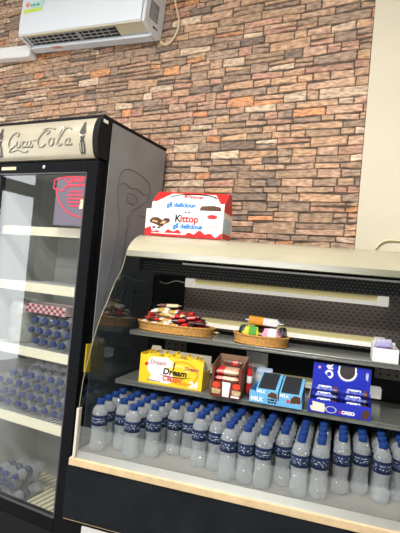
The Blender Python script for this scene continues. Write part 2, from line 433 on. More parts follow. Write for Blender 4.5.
# ------------------------------------------------------------------ water bottles
pet = mat('clear_water_bottle', (.90, .955, 1.0), .05, trans=.82, ior=1.33, spec=.7, bump=1.0, bscale=110)
cap_m = mat('blue_bottle_cap', (.006, .030, .145), .5, spec=.2)
def label_mat():
    m = bpy.data.materials.new('navy_bottle_label'); m.use_nodes = True; nt = m.node_tree; bs = nt.nodes['Principled BSDF']
    tc = nt.nodes.new('ShaderNodeTexCoord'); sp = nt.nodes.new('ShaderNodeSeparateXYZ'); nt.links.new(tc.outputs['Object'], sp.inputs[0])
    def M(op, a, b_=None):
        n = nt.nodes.new('ShaderNodeMath'); n.operation = op
        for k, q in ((0, a), (1, b_)):
            if q is None: continue
            if isinstance(q, (int, float)): n.inputs[k].default_value = q
            else: nt.links.new(q, n.inputs[k])
        return n.outputs[0]
    ang = M('ARCTAN2', sp.outputs['Y'], sp.outputs['X'])
    cb = nt.nodes.new('ShaderNodeCombineXYZ'); nt.links.new(M('MULTIPLY', ang, 2.6), cb.inputs[0]); nt.links.new(M('MULTIPLY', sp.outputs['Z'], 110), cb.inputs[2])
    n = nt.nodes.new('ShaderNodeTexNoise'); n.inputs['Scale'].default_value = 2.2; n.inputs['Detail'].default_value = 0
    nt.links.new(cb.outputs[0], n.inputs['Vector'])
    zc = M('ABSOLUTE', M('SUBTRACT', sp.outputs['Z'], .120))
    mask = M('MULTIPLY', M('GREATER_THAN', n.outputs['Fac'], .635), M('LESS_THAN', zc, .010))
    mx = nt.nodes.new('ShaderNodeMix'); mx.data_type = 'RGBA'
    mx.inputs['A'].default_value = (.006, .014, .05, 1); mx.inputs['B'].default_value = (.50, .56, .64, 1)
    nt.links.new(mask, mx.inputs['Factor']); nt.links.new(mx.outputs['Result'], bs.inputs['Base Color'])
    bs.inputs['Roughness'].default_value = .5; bs.inputs['Specular IOR Level'].default_value = .15
    return m
lab_m = label_mat()
def ripple(a, t): return 1
prof = [(.008, .004), (.020, .0005), (.0265, .002), (.0295, .009), (.0305, .020), (.0300, .032), (.0276, .044), (.0256, .054), (.0256, .062), (.0276, .071), (.0264, .076), (.0286, .081), (.0272, .086), (.0294, .092), (.0300, .099), (.0300, .138),
        (.0306, .142), (.0298, .150), (.0265, .160), (.0205, .169), (.0150, .175), (.0128, .178), (.0128, .183)]
def rip(a, t):
    if a <= 1: return 1
    if a <= 5: return 1 - .10 * (1 - a / 6) * (math.cos(5 * t) > .55)
    if 6 <= a <= 8: return 1 + .03 * math.cos(6 * t)
    return 1
def make_bottle():
    root = thing('water_bottle', 'x', 'bottle', (0, 0, 0))
    MB().lathe([(r_ * .98, z) for r_, z in prof], 24, ripple=rip).build('bottle_body', pet, root, smooth=True)
    lb = [(.0303, .0995), (.0309, .1005), (.0309, .1385), (.0303, .1395)]
    i = MB(); i.lathe([(r_ * .982, z) for r_, z in lb], 24, closed=False); i.f = i.f[:-2]; i.mi = i.mi[:-2]
    i.build('label_band', lab_m, root, smooth=True)
    MB().lathe([(.0146, .179), (.0150, .180), (.0150, .195), (.0138, .198), (.004, .1985)], 20, ripple=lambda a, t: 1 + (.02 * math.cos(20 * t) if a < 3 else 0)).build('cap', cap_m, root, smooth=True)
    return root
bottle = make_bottle()
ORD = ['first', 'second', 'third', 'fourth', 'fifth', 'sixth', 'seventh', 'eighth', 'ninth', 'tenth', 'eleventh', 'twelfth', 'thirteenth', 'fourteenth', 'fifteenth', 'sixteenth', 'seventeenth']
colsU = [(.055, .036), (.128, .090), (.196, .036), (.262, .088), (.326, .150), (.388, .150), (.4495, .088), (.511, .093), (.573, .034), (.635, .036), (.697, .033), (.760, .088), (.823, .030), (.888, .046), (.957, .120), (1.024, .160), (1.090, .122), (1.154, .170)]
used = False
for c, (u, v0) in enumerate(colsU):
    k = 0; v = v0
    while v < .44:
        o = bottle if not used else copy_tree(bottle); used = True
        o.location = case_pt(u + R.uniform(-.0004, .0004), v, 0.0002); o.rotation_euler = (0, 0, R.uniform(0, 6.28))
        place = ('leftmost column' if c == 0 else 'rightmost column' if c == 17 else ORD[c] + ' column from the left')
        if k == 0: o['label'] = f'frontmost blue-capped water bottle of the {place} on the deck'
        else: o['label'] = f'blue-capped water bottle {ORD[k]} from front in the {place} on deck'
        o['group'] = 'water bottles on the chiller deck'
        v += .0625; k += 1

# ------------------------------------------------------------------ carton on top of the case
def local_thing(name, label, cat, u, v, z, rz=0., group=None):
    return thing(name, label, cat, case_pt(u, v, z), CA + rz, group)
FR = (PI / 2, 0, 0)
k = local_thing('wafer_carton', 'white and red wafer carton with raised lid standing on top of the chiller', 'carton', .005, .405, .8765)
w = .375; d = .17
MB().box((0, 0, 0), (w, d, .124)).build('tray', white_pap, k, bevel=.001)
MB().box((-.0008, .004, .0), (-.0001, d, .124)).build('side_band', red_pap, k)
MB().quad([(w + .0006, .01, .005), (w + .0006, .01, .03), (w + .0006, d - .01, .03), (w + .0006, d - .01, .005)][::-1]).build('side_print', [red_pap], k)
MB().box((w + .0002, .02, .034), (w + .0012, d - .03, .098)).build('side_label', mat('pale_blue_print', (.45, .60, .75), .5), k)
# red wave along the bottom of the front
wv = [(0, 0), (w, 0)]
top = []
for i in range(41):
    x = w * i / 40; zz = .024 + .007 * math.sin(i * 1.15) + .007 * math.sin(i * .45 + 1) - .004 * (x / w)
    if i < 4: zz = .03 + .004 * i
    top.append((x, zz))
wave = MB().prism_y([(0, 0)] + [(w, 0)] + top[::-1], -.0008, .0); wave.build('red_wave', red_pap, k)
fine_print('print_line', .17, .005, white_txt, k, (.120, -.0009, .012))
text('print_initial', 'K', .046, blk_txt, k, (.160, -.0006, .083), bold=.03)
text('print_name', 'ittop', .046, red_txt, k, (.2155, -.0006, .083), bold=.03)
text('print_flavour', 'gll delicious', .030, sky_txt, k, (.210, -.0006, .049), bold=.05)
fine_print('print_small', .08, .003, red_txt, k, (.312, -.0001, .052))
ov = MB().prism_y([(.323 + .024 * math.cos(t * PI / 10), .098 + .010 * math.sin(t * PI / 10)) for t in range(20)], -.001, 0); ov.build('red_oval', red_txt, k)
bow = MB()
for sx in (-1, 1): bow.prism_y([(.203, .113), (.203 + sx * .012, .119), (.203 + sx * .012, .108)], -.001, 0)
bow.build('print_bow', blk_txt, k)
cw = MB(); cw.prism_y([(.022, .060), (.05, .052), (.085, .040), (.095, .052), (.122, .066), (.120, .082), (.098, .084), (.085, .073), (.060, .085), (.036, .084), (.022, .074)], -.0014, 0); cw.build('chocolate_picture', choc, k)
cw = MB(); cw.prism_y([(.075, .056), (.098, .056), (.105, .068), (.088, .070)], -.0018, 0).prism_y([(.034, .064), (.06, .060), (.062, .068), (.036, .072)], -.0018, 0); cw.build('cream_picture', mat('wafer_cream', (.55, .36, .18), .6), k)
for q in (.045, .07): MB().prism_y([(q + .009 * math.cos(t * PI / 4), .038 + .005 * math.sin(t * PI / 4)) for t in range(8)], -.0014, 0).build('hazelnut_picture', choc, k)
# lid: sloping panel rising to the back, with its cut grip arc
L0, L1, ty, tz = .022, w - .002, .080, .218
lid = MB().prism([(.006, .124), (.010, .160), (ty, tz), (ty + .05, tz), (d, .124)], L0, L1); lo = lid.build('lid', white_pap, k, bevel=.0012)
sl = math.atan2(tz - .160, ty - .010); ln = math.hypot(tz - .160, ty - .010)
def lidp(x, t, off=.0008):  # t along the slope
    return (x, .010 + math.cos(sl) * t - math.sin(sl) * off, .160 + math.sin(sl) * t + math.cos(sl) * off)
for a, c in ((L0 - .0006, L0 - .0001), (L1 + .0001, L1 + .0008)): MB().prism([(.007, .125), (.011, .160), (ty, tz - .001), (ty + .05, tz - .001), (d - .002, .125)], a, c).build('lid_end', red_pap, lo)
def lid_quad(name, pts, m, off=.0008):
    return MB().quad([lidp(x, t, off) for x, t in pts]).build(name, m, lo)
lid_quad('red_band', [(L0, ln - .012), (L1, ln - .012), (L1, ln), (L0, ln)], red_pap)
lid_quad('red_corner', [(L0, 0), (L0 + .02, 0), (L0 + .075, ln - .012), (L0, ln - .012)], red_pap)
lid_quad('red_corner', [(L1 - .06, ln - .012), (L1 - .02, 0), (L1, 0), (L1, ln - .012)], red_pap)
arc = MB(); NA = 16; o_ = []; i_ = []
for t in range(NA + 1):
    a = PI * t / NA
    o_.append(lidp(L0 + .19 - .115 * math.cos(a), ln - .05 + .040 * math.sin(a), .0014)); i_.append(lidp(L0 + .19 - .105 * math.cos(a), ln - .05 + .030 * math.sin(a), .0014))
for t in range(NA): arc.quad([o_[t], o_[t + 1], i_[t + 1], i_[t]])
arc.build('grip_arc', blk_txt, lo)
text('print_name', 'Kittop', .038, red_txt, lo, lidp(L0 + .19, ln - .040, .0012), (sl, 0, 0), bold=.02)
text('print_flavour', 'gll delicious', .030, sky_txt, lo, (L0 + .145, .0080, .147), (PI / 2 - .11, 0, 0), bold=.06)
MB().prism_y([(L0 + .235, .126), (L1 - .012, .126), (L1 - .016, .144), (L0 + .30, .150), (L0 + .245, .146)], .0050, .0075).build('chocolate_picture', choc, lo)

# ------------------------------------------------------------------ baskets on the upper shelf
def basket(name, label, u, v, a, b, h, rz=0):
    root = local_thing(name, label, 'basket', u, v, .4372, rz)
    n = 56; s = MB(); NH = 7
    def ring(r, z, amp, ph):
        return [((a * r + amp * math.cos(n / 2 * t + ph)) * math.cos(t) * (1), (b * r + amp * math.cos(n / 2 * t + ph)) * math.sin(t), z) for t in [2 * PI * q / (n * 2) for q in range(n * 2)]]
    rows = []
    for i in range(NH): rows.append(ring(.93 + .07 * i / (NH - 1), .002 + (h - .004) * i / (NH - 1), .0012, PI * (i % 2)))
    for i in reversed(range(NH)): rows.append(ring(.93 + .07 * i / (NH - 1) - .035, .004 + (h - .006) * i / (NH - 1), .0008, PI * (i % 2)))
    m2 = n * 2; base = len(s.v)
    for rw in rows: s.v += rw
    for i in range(len(rows) - 1):
        for q in range(m2):
            j = (q + 1) % m2; s.f.append((base + i * m2 + q, base + i * m2 + j, base + (i + 1) * m2 + j, base + (i + 1) * m2 + q)); s.mi.append(0)
    s.f.append(tuple(base + q for q in reversed(range(m2)))); s.mi.append(0)
    s.f.append(tuple(base + (len(rows) - 1) * m2 + q for q in range(m2))); s.mi.append(0)
    s.build('woven_wall', wicker, root, smooth=True)
    for nm, zz, rr in (('rim', h, .0042), ('foot_braid', .004, .0036)):
        kk = 1.0 if nm == 'rim' else .94
        br = MB()
        for ph in (0, PI):
            br.tube([((a * kk + .0018 * math.cos(26 * t + ph)) * math.cos(t), (b * kk + .0018 * math.cos(26 * t + ph)) * math.sin(t), zz + .0018 * math.sin(26 * t + ph)) for t in [2 * PI * q / 208 for q in range(208)]], rr * .62, 5, cyc=True)
        br.build(nm, wicker, root, smooth=True)
    return root
def pack_mesh(L, W, H, ends=.10):
    """a flow-wrapped pack: pillow body with crimped flat ends, lying along x"""
    s = MB(); nx, nr = 12, 10; rows = []
    for i in range(nx + 1):
        t = i / nx; x = (t - .5) * L
        e = min(t, 1 - t) / ends
        k = 1. if e >= 1.6 else (.14 if e < .85 else .14 + .86 * math.sin(min(1, (e - .85) / .75) * PI / 2))
        ww = W / 2 * (.94 + .06 * k) * (1 + .02 * math.sin(i * 2.3)); hh = H / 2 * k
        rw = []
        for q in range(nr):
            a = 2 * PI * q / nr; ca, sa = math.cos(a), math.sin(a)
            rw.append((x, ww * math.copysign(abs(ca) ** .6, ca), H / 2 + hh * math.copysign(abs(sa) ** .75, sa)))
        rows.append(rw)
    for rw in rows: s.v += rw
    for i in range(nx):
        for q in range(nr):
            j = (q + 1) % nr; s.f.append((i * nr + q, i * nr + j, (i + 1) * nr + j, (i + 1) * nr + q)); s.mi.append(0)
    s.f.append(tuple(reversed(range(nr)))); s.mi.append(0); s.f.append(tuple(nx * nr + q for q in range(nr))); s.mi.append(0)
    return s
def make_pack(name, label, cat, L, W, H, m, m2, group, stripe=(-.12, .28), lettering=None, lm=None):
    root = thing(name, label, cat, (0, 0, 0), 0, group)
    pack_mesh(L, W, H).build('wrapper', m, root, smooth=True)
    bd = MB(); nr = 10
    # a printed sleeve band around the middle, hugging the pillow
    x0, x1 = L * stripe[0], L * stripe[1]
    for q in range(nr):
        a = 2 * PI * q / nr; c = 2 * PI * (q + 1) / nr
        def P(x, t): 
            ca, sa = math.cos(t), math.sin(t)
            return (x, W / 2 * 1.035 * math.copysign(abs(ca) ** .6, ca), H / 2 + H / 2 * 1.05 * math.copysign(abs(sa) ** .75, sa))
        bd.quad([P(x0, a), P(x1, a), P(x1, c), P(x0, c)])
    bd.build('printed_band', m2, root, smooth=True)
    if lettering: text('lettering', lettering, W * .45, lm, root, (L * (stripe[0] + stripe[1]) / 2, 0, H * 1.035), (0, 0, 0), bold=.02)
    return root
def pose(o, p, rot): o.location = p; o.rotation_euler = rot
basket('wicker_basket', 'long oval wicker basket heaped with small candy bars on the upper shelf', .190, .440, .186, .098, .038)
F_red, F_gold, F_cream, F_brown, F_purple, F_silver, F_white = (foil('red_foil', (.55, .02, .02)), foil('gold_foil', (.55, .36, .10)), foil('cream_foil', (.68, .58, .38)), foil('brown_foil', (.10, .03, .02)), foil('plum_foil', (.035, .008, .02)), foil('silver_foil', (.60, .60, .60)), foil('white_foil', (.78, .76, .72)))
kinds = [('cream and red', F_cream, F_red), ('gold', F_gold, F_cream), ('white and gold', F_white, F_gold), ('dark plum and red', F_plum if False else F_purple, F_red), ('dark brown', F_brown, F_purple), ('red', F_red, F_brown)]
protos = {}
def candy(kind, u, v, z, rot):
    nm, a, c = kinds[kind]
    if kind not in protos:
        o = make_pack('candy_bar', f'{nm} wrapped candy bar in the heap in the long oval basket', 'candy bar', .088, .028, .015, a, c, f'{nm} candy bars in the oval basket'); protos[kind] = o
    else: o = copy_tree(protos[kind])
    pose(o, case_pt(u, v, z), (rot[0], rot[1], CA + rot[2]))
    return o
Z0 = .4372 + .007
for lay, (nx, ny, z, uu, vv) in enumerate([(4, 4, Z0 + .008, .150, .070), (5, 4, Z0 + .025, .165, .070), (4, 4, Z0 + .042, .150, .060), (4, 3, Z0 + .059, .120, .045), (3, 2, Z0 + .077, .075, .03)]):
    for i in range(nx):
        for j in range(ny):
            x = -uu + 2 * uu * (i + .5) / nx; y = -vv + 2 * vv * (j + .5) / ny
            if lay == 3: x -= .015
            if lay == 4: x -= .03
            if (x / (.138 if lay < 2 else .150)) ** 2 + (y / (.070 if lay < 2 else .080)) ** 2 > 1.12: continue
            kind = R.choice([0, 0, 1, 2, 2, 5]) if x < .025 else R.choice([3, 3, 4, 5, 3])
            tw = R.uniform(-.45, .45) + (1.2 if R.random() < .15 and lay > 1 else 0)
            candy(kind, .190 + x * .93 + R.uniform(-.006, .006), .440 + y * .9, z + R.uniform(-.002, .005), (R.uniform(-.3, .3), R.uniform(-.2, .2), tw))
o = make_pack('candy_bar', 'cream and gold candy bar lying crosswise on top of the basket heap', 'candy bar', .115, .030, .016, F_cream, F_brown, None, (-.4, -.1)); pose(o, case_pt(.150, .445, Z0 + .104), (0, -.05, CA + .12))
o = make_pack('candy_bar', 'dark bar with red end resting on top of the basket heap', 'candy bar', .09, .028, .015, F_brown, F_red, None, (.2, .42)); pose(o, case_pt(.235, .440, Z0 + .080), (.1, .1, CA - .05))
o = make_pack('candy_bar', 'small brown bar lying on the ledge behind the oval basket', 'candy bar', .085, .026, .012, F_gold, F_brown, None); pose(o, case_pt(.33, .562, .4375), (0, 0, CA + .1))

basket('wicker_basket', 'small oval wicker basket with a silver and orange roll on top', .592, .420, .120, .092, .040)
zb = .4372 + .006
F_yel = foil('yellow_green_foil', (.62, .60, .05)); F_pink = foil('pink_foil', (.72, .32, .45)); F_blk = foil('black_foil', (.012, .012, .014)); F_org = foil('orange_foil', (.62, .24, .02)); F_grn = foil('green_foil', (.08, .35, .05))
g = 'packets in the small wicker basket'
for (lab, m, m2, u, v, z, rz, L, W, H) in (
    ('yellow and green wrapped packet in the small wicker basket', F_yel, F_grn, .552, .400, zb + .012, .1, .080, .060, .055),
    ('pink wrapped packet in the small wicker basket', F_pink, F_white, .640, .390, zb + .012, -.1, .085, .060, .055),
    ('black wrapped packet at the right end of the small basket', F_blk, F_purple, .678, .440, zb + .012, 1.4, .075, .030, .060),
    ('black wrapped packet lying at the back of the small basket', F_blk, F_brown, .600, .464, zb + .010, .0, .13, .045, .062),
    ('black and green packet at the left end of the small basket', F_blk, F_grn, .513, .425, zb + .012, 1.45, .080, .026, .056)):
    o = make_pack('snack_packet', lab, 'snack packet', L, W, H, m, m2, g); pose(o, case_pt(u, v, z), (0, 0, CA + rz))
o = make_pack('snack_roll', 'thick roll half orange half silver on top of the small basket', 'snack roll', .165, .042, .036, F_silver, F_org, g, (-.40, -.02)); pose(o, case_pt(.600, .425, zb + .072), (0, .03, CA + .0))

# ------------------------------------------------------------------ white tray at the right end of the upper shelf
t = local_thing('white_tray', 'open white card tray of purple packets at the upper shelf right end', 'tray', 1.044, .338, .4372)
MB().box((0, 0, 0), (.094, .15, .002)).box((0, 0, 0), (.094, .002, .054)).box((0, .002, 0), (.002, .15, .066)).box((.092, .002, 0), (.094, .15, .054)).box((0, .148, 0), (.094, .15, .066)).build('tray_card', white_pap, t)
F_vio = foil('violet_foil', (.10, .07, .30)); F_lil = foil('lilac_foil', (.42, .40, .62))
for i in range(4):
    o = make_pack('purple_packet', ['dark violet packet at the front of the white tray', 'dark violet packet second from front in the white tray', 'dark violet packet third from front in the white tray', 'pale lilac packet standing tallest at the back of the tray'][i], 'snack packet', 0.082, .030, (.046 if i < 3 else .074), F_vio if i < 3 else F_lil, F_lil if i == 3 else F_brown, 'packets in the white tray', (.1, .34))
    pose(o, case_pt(1.091, .358 + i * .033, .4435), (0, (.06 if i == 0 else 0), CA))

# ------------------------------------------------------------------ lower shelf: cartons and packets
SZ = .2354
# yellow carton of biscuits
yw, yd, yh = .282, .115, .122
k = local_thing('biscuit_carton', 'open yellow and white carton of biscuits at the lower shelf left end', 'carton', .112, .248, SZ)
MB().box((0, 0, 0), (yw, .0018, yh - .004)).box((0, .0018, 0), (.0018, yd, yh)).box((yw - .0018, .0018, 0), (yw, yd, yh * .60)).box((0, .0018, 0), (yw, yd, .0018)).build('tray', yellow_pap, k)
MB().box((0, yd, 0), (yw, yd + .002, yh + .006)).prism_y([(0, yh), (.055, yh + .002), (.045, yh + .022), (.006, yh + .020)], yd - .006, yd - .004).build('back_flap', grey_card, k)
cu = [(.035, .060), (.040, .100), (.085, .108), (.13, .102), (.155, .080), (.115, .072), (.15, .050), (.16, .020), (.13, .008), (.045, .010), (.055, .035)]
MB().prism_y([(q[0], q[1]) for q in cu], -.0006, 0).prism_y([(.03, .080), (.05, .112), (.125, .116), (.155, .096), (.10, .092)], -.0005, 0).build('white_splash', white_pap, k)
sw = []
for i in range(25):
    a = PI * 1.15 + PI * 1.5 * i / 24; sw.append((.195 + .075 * math.cos(a), .062 + .046 * math.sin(a)))
rib = MB()
for i in range(24):
    a = PI * 1.15 + PI * 1.5 * i / 24; c = PI * 1.15 + PI * 1.5 * (i + 1) / 24
    rib.quad([(.190 + r * 1.5 * math.cos(t), -.0006, .060 + r * math.sin(t)) for r, t in ((.043, a), (.050, a), (.050, c), (.043, c))])
rib.build('swirl', amber, k)
rib = MB()
for i in range(20):
    a = .2 + 2.6 * i / 20; c = .2 + 2.6 * (i + 1) / 20
    rib.quad([(.178 + r * 1.3 * math.cos(t), -.0007, .058 + r * math.sin(t)) for r, t in ((.026, a), (.034, a), (.034, c), (.026, c))])
rib.build('swirl', mat('pale_yellow_print', (.85, .68, .18), .4), k)
MB().prism_y([(.150, .068), (.156, .068), (.160, .100), (.155, .104)], -.0009, 0).build('vanilla_pod', choc, k)
text('print_name', 'Dream', .036, blk_txt, k, (.160, -.0008, .058), bold=.035, shear=.15, sx=1.05)
MB().prism_y([(.085, .046), (.12, .040), (.20, .042), (.235, .047), (.20, .038), (.12, .036)], -.0008, 0).build('print_underline', blk_txt, k)
text('print_kind', 'Classic', .032, red_txt, k, (.150, -.0010, .030), bold=.02, shear=.2)
text('print_count', '24', .036, white_txt, k, (.245, -.0008, .018), bold=.05, shear=.1)
text('print_brand', 'Dream', .026, mat('plum_print', (.30, .03, .08), .5), k, (.082, -.0008, .090), bold=.01, shear=.2)
MB().prism_y([(.022, .072), (.038, .074), (.040, .088), (.024, .086)], -.0009, 0).build('red_badge', red_txt, k)
text('print_side_name', 'Dream', .022, mat('plum_print', (.30, .03, .08), .5), k, (.232, -.0008, .082), bold=.02, shear=.2)
fine_print('print_small', .06, .0035, blk_txt, k, (.070, -.0006, .013))
MB().prism_y([(.195, .012), (.21, .008), (.222, .016), (.212, .026), (.198, .024)], -.0009, 0).build('biscuit_picture', amber, k)
F_ylw = foil('yellow_foil', (.78, .56, .03)); F_wht = F_white
for i in range(5):
    for j in range(2):
        o = make_pack('biscuit_packet', f'yellow biscuit packet in the yellow carton, {"front" if j == 0 else "back"} row, {ORD[i]} from the left', 'biscuit packet', .1, .048, .046, F_ylw, F_wht, 'biscuit packets in the yellow carton', (-.05, .25))
        # standing on end
        c = case_pt(.112 + .034 + i * .052, .248 + .030 + j * .054, SZ + .072 + R.uniform(0, .012))
        o.rotation_euler = (Matrix.Rotation(CA, 3, 'Z') @ Matrix.Rotation(-PI / 2, 3, 'Y')).to_euler(); off = Matrix.Rotation(CA, 3, 'Z') @ Vector((.023, 0, 0)); o.location = c + off

# brown carton
bw, bd_ = .122, .125
k = local_thing('chocolate_carton', 'tall dark red-brown display carton with a white cutout between yellow and blue cartons', 'carton', .441, .212, SZ)
MB().box((0, 0, 0), (bw, .0016, .062)).box((0, .0016, 0), (bw, bd_, .0016)).prism_z([(0, 0), (.012, 0), (.012, .0016), (0, .0016)], .062, .118).prism_z([(bw - .012, 0), (bw, 0), (bw, .0016), (bw - .012, .0016)], .062, .118).build('front', brown_pap, k)
MB().prism([(.0016, 0), (bd_, 0), (bd_, .15), (.05, .135), (.0016, .118)], 0, .0016).prism([(.0016, 0), (bd_, 0), (bd_, .15), (.05, .135), (.0016, .118)], bw - .0016, bw).box((0, bd_, 0), (bw, bd_ + .0016, .152)).build('side_wall', kraft, k)
MB().prism_y([(.050, .004), (.076, .003), (.080, .060), (.047, .061)], -.001, 0).build('white_cutout', white_pap, k)
for (x, z) in ((.022, .046), (.104, .048)):
    MB().prism_y([(x + .016 * math.cos(q * PI / 6), z + .012 * math.sin(q * PI / 6)) for q in range(12)], -.001, 0).build('red_badge', mat('scarlet_print', (.70, .05, .02), .4), k)
    MB().prism_y([(x - .015, z - .034), (x + .017, z - .034), (x + .020, z - .016), (x - .017, z - .014)], -.0009, 0).build('biscuit_picture', mat('biscuit_print', (.50, .36, .20), .5, noise=.3, nscale=80), k)
MB().box((.085, -.0009, .004), (.118, 0, .011)).build('print_strip', white_txt, k)
labs = ['flat cream and red packet lowest in the brown carton', 'flat cream and red packet second from bottom in brown carton', 'flat cream and red packet third from bottom in brown carton', 'cream and red packet on top of the brown carton stack']
for i in range(4):
    o = make_pack('snack_packet', labs[i], 'snack packet', .104, .10, .026, foil('peach_foil', (.62, .38, .26)), F_red, 'packets in the brown carton', (-.42, -.18), 'BISCUIT' if False else None)
    pose(o, case_pt(.441 + bw / 2, .212 + .062, SZ + .003 + i * .0265), (0, 0, CA + (.06 if i == 3 else 0)))
o = make_pack('snack_packet', 'brown packet standing at the back of the brown carton', 'snack packet', .098, .03, .022, F_brown, F_red, 'packets in the brown carton', (.0, .2))
pose(o, case_pt(.441 + bw / 2 + .006, .212 + .112, SZ + .150), (-.9, 0, CA)); o.location = case_pt(.441 + bw / 2 + .004, .212 + .088, SZ + .1125); o.rotation_euler = (-.25, 0, CA)
# loose packets behind
def stand(o, u, v, z, rz, lean):
    o.rotation_euler = (Matrix.Rotation(CA + rz, 3, 'Z') @ Matrix.Rotation(lean, 3, 'X') @ Matrix.Rotation(-PI / 2, 3, 'Y')).to_euler(); o.location = case_pt(u, v, z)
o = make_pack('snack_packet', 'red packet standing against the right side of the brown carton', 'snack packet', .125, .07, .024, F_red, F_white, None, (-.05, .18)); stand(o, .5925, .300, SZ + .066, .10, 0)
o = make_pack('snack_packet', 'silver and blue crinkled packet leaning behind the blue carton', 'snack packet', .105, .075, .03, foil('silver_blue_foil', (.35, .42, .55)), F_silver, None, (-.1, .2)); stand(o, .628, .405, SZ + .056, 1.35, 0)
o = make_pack('snack_packet', 'large grey silver packet standing behind the red packet', 'snack packet', .155, .10, .03, F_silver, foil('grey_foil', (.22, .22, .21)), None, (-.3, .1)); stand(o, .580, .455, SZ + .083, 1.5, 0)

# blue chocolate carton with two columns of dark-topped packs
cw_, cd, = .203, .150
k = local_thing('chocolate_carton', 'light blue tray carton holding dark-topped chocolate packs', 'carton', .598, .222, SZ)
MB().prism_y([(0, 0), (cw_, 0), (cw_, .018), (.118, .016), (.110, .022), (.028, .034), (.020, .046), (0, .046)], 0, .0016).box((0, .0016, 0), (cw_, cd, .0016)).prism([(.0016, 0), (cd, 0), (cd, .05), (.0016, .046)], 0, .0016).prism([(.0016, 0), (cd, 0), (cd, .05), (.0016, .022)], cw_ - .0016, cw_).box((0, cd, 0), (cw_, cd + .0016, .05)).build('tray', ltblue, k)
text('print_name', 'MILK', .022, white_txt, k, (.030, -.0006, .014), bold=.04)
fine_print('print_kind', .036, .007, blk_txt, k, (.090, -.0001, .0185))
fine_print('print_kind', .036, .0065, blk_txt, k, (.092, -.0001, .0085))
for j, (x0, x1) in enumerate(((.024, .110), (.114, .200))):
    r_ = local_thing('chocolate_pack', ['left light blue chocolate pack with dark top in the blue carton', 'right light blue chocolate pack with dark top in the blue carton'][j], 'chocolate pack', .598 + x0, .222 + .003, SZ + .002, 0, 'packs in the blue carton')
    w_ = x1 - x0; hb = .052 if j == 0 else .048
    MB().prism([(0, 0), (.143, 0), (.143, hb + .040), (.0, hb)], .0, w_).build('pack_body', ltblue, r_, bevel=.001)
    MB().prism([(.004, hb + .0016), (.139, hb + .0392), (.139, hb + .0402), (.004, hb + .0028)], .006, w_ - .012).build('pack_top', dark_pk, r_)
    MB().prism([(.006, .004), (.14, .004), (.14, hb + .034), (.006, hb - .006)], w_ + .0001, w_ + .0008).build('pack_side', dark_pk, r_)
    text('print_name', 'MILK', .016, white_txt, r_, (.020, -.0006, hb - .010), bold=.03)
    MB().prism_y([(w_ * .50, .016), (w_ * .80, .010), (w_ * .97, .022), (w_ * .93, .042), (w_ * .70, .046), (w_ * .55, .034)], -.0011, 0).build('chocolate_picture', choc, r_)
    MB().prism_y([(w_ * .62, .010), (w_ * .74, .004), (w_ * .92, .012), (w_ * .80, .018)], -.0013, 0).build('caramel_picture', amber, r_)
    MB().prism_y([(w_ * .34, .014), (w_ * .46, .014), (w_ * .48, .026), (w_ * .36, .026)], -.0012, 0).build('red_badge', red_txt, r_)

# royal blue biscuit carton with standing lid
ow, od = .224, .105
k = local_thing('biscuit_carton', 'royal blue biscuit carton with its lid standing upright', 'carton', .824, .226, SZ)
MB().box((0, 0, 0), (ow, .0016, .048)).box((0, .0016, 0), (ow, od, .0016)).prism([(.0016, 0), (od, 0), (od, .075), (.0016, .048)], 0, .0016).prism([(.0016, 0), (od, 0), (od, .075), (.0016, .048)], ow - .0016, ow).build('tray', royal, k)
MB().prism([(.0016, .048), (od, .075), (od, .0775), (.0016, .0505)], -.0004, .002).build('cut_edge', grey_card, k)
lid = MB().prism([(od, 0), (od + .002, 0), (od + .020, .168), (od + .018, .168)], .002, ow - .002).build('lid', royal, k)
la = math.atan2(.018, .168)
def LP(x, z, off=.0008): return (x, od + .018 * z / .168 - off, z)
def lidpoly(name, pts, m, off=.0007): return MB().quad([LP(x, z, off) for x, z in pts]).build(name, m, lid)
cx, cz = .133, .146
lidpoly('cream_picture', [(cx + (.039 if q % 2 else .034) * math.cos(PI + PI * q / 28 * 1.0), min(.167, cz + (.039 if q % 2 else .034) * math.sin(PI + PI * q / 28))) for q in range(29)] + [(cx + .034, .166), (cx - .034, .166)], white_txt)
lidpoly('cookie_picture', [(cx + .029 * math.cos(PI + PI * q / 20), cz + .029 * math.sin(PI + PI * q / 20)) for q in range(21)] + [(cx + .027, .1675), (cx - .027, .1675)], mat('cookie_print', (.03, .025, .03), .6, noise=.5, nscale=150), .0012)
for q, (s_, z_) in enumerate((('O', .128), ('R', .157))):
    text('print_name', s_, .042 if q == 0 else .034, white_txt, lid, LP(.066, z_, .0012), (PI / 2 - la, -PI / 2, 0), bold=.05)
text('print_small', 'OREO', .012, white_txt, lid, LP(.208, .135, .0010), (PI / 2 - la, -PI / 2, 0), bold=.03)
lidpoly('pink_badge', [(.026 + .006 * math.cos(q), .150 + .006 * math.sin(q)) for q in (0, 1, 2, 3, 4, 5)], F_pink)
MB().prism_y([(.012, .006), (.058, .004), (.062, .018), (.058, .036), (.014, .040), (.016, .024), (.006, .022)], -.0010, 0).build('white_cutout', mat('torn_card', (.78, .70, .58), .7), k)
ring = MB()
for q in range(20):
    a, c = 2 * PI * q / 20, 2 * PI * (q + 1) / 20
    ring.quad([(.083 + r * 1.6 * math.cos(t), -.001, .018 + r * math.sin(t)) for r, t in ((.010, a), (.013, a), (.013, c), (.010, c))])
ring.build('print_ring', mat('grey_print', (.45, .45, .5), .5), k)
text('print_name', 'OREO', .017, white_txt, k, (.145, -.0008, .014), bold=.05)
MB().prism_y([(.190, .006), (.214, .004), (.220, .030), (.205, .038), (.195, .028)], -.0010, 0).build('chocolate_picture', choc, k)
MB().prism_y([(.112, .010), (.120, .008), (.122, .018), (.114, .018)], -.0010, 0).build('red_badge', F_red, k)
F_roy = foil('royal_blue_foil', (.012, .03, .34)); F_nvy = foil('navy_foil', (.012, .015, .08))
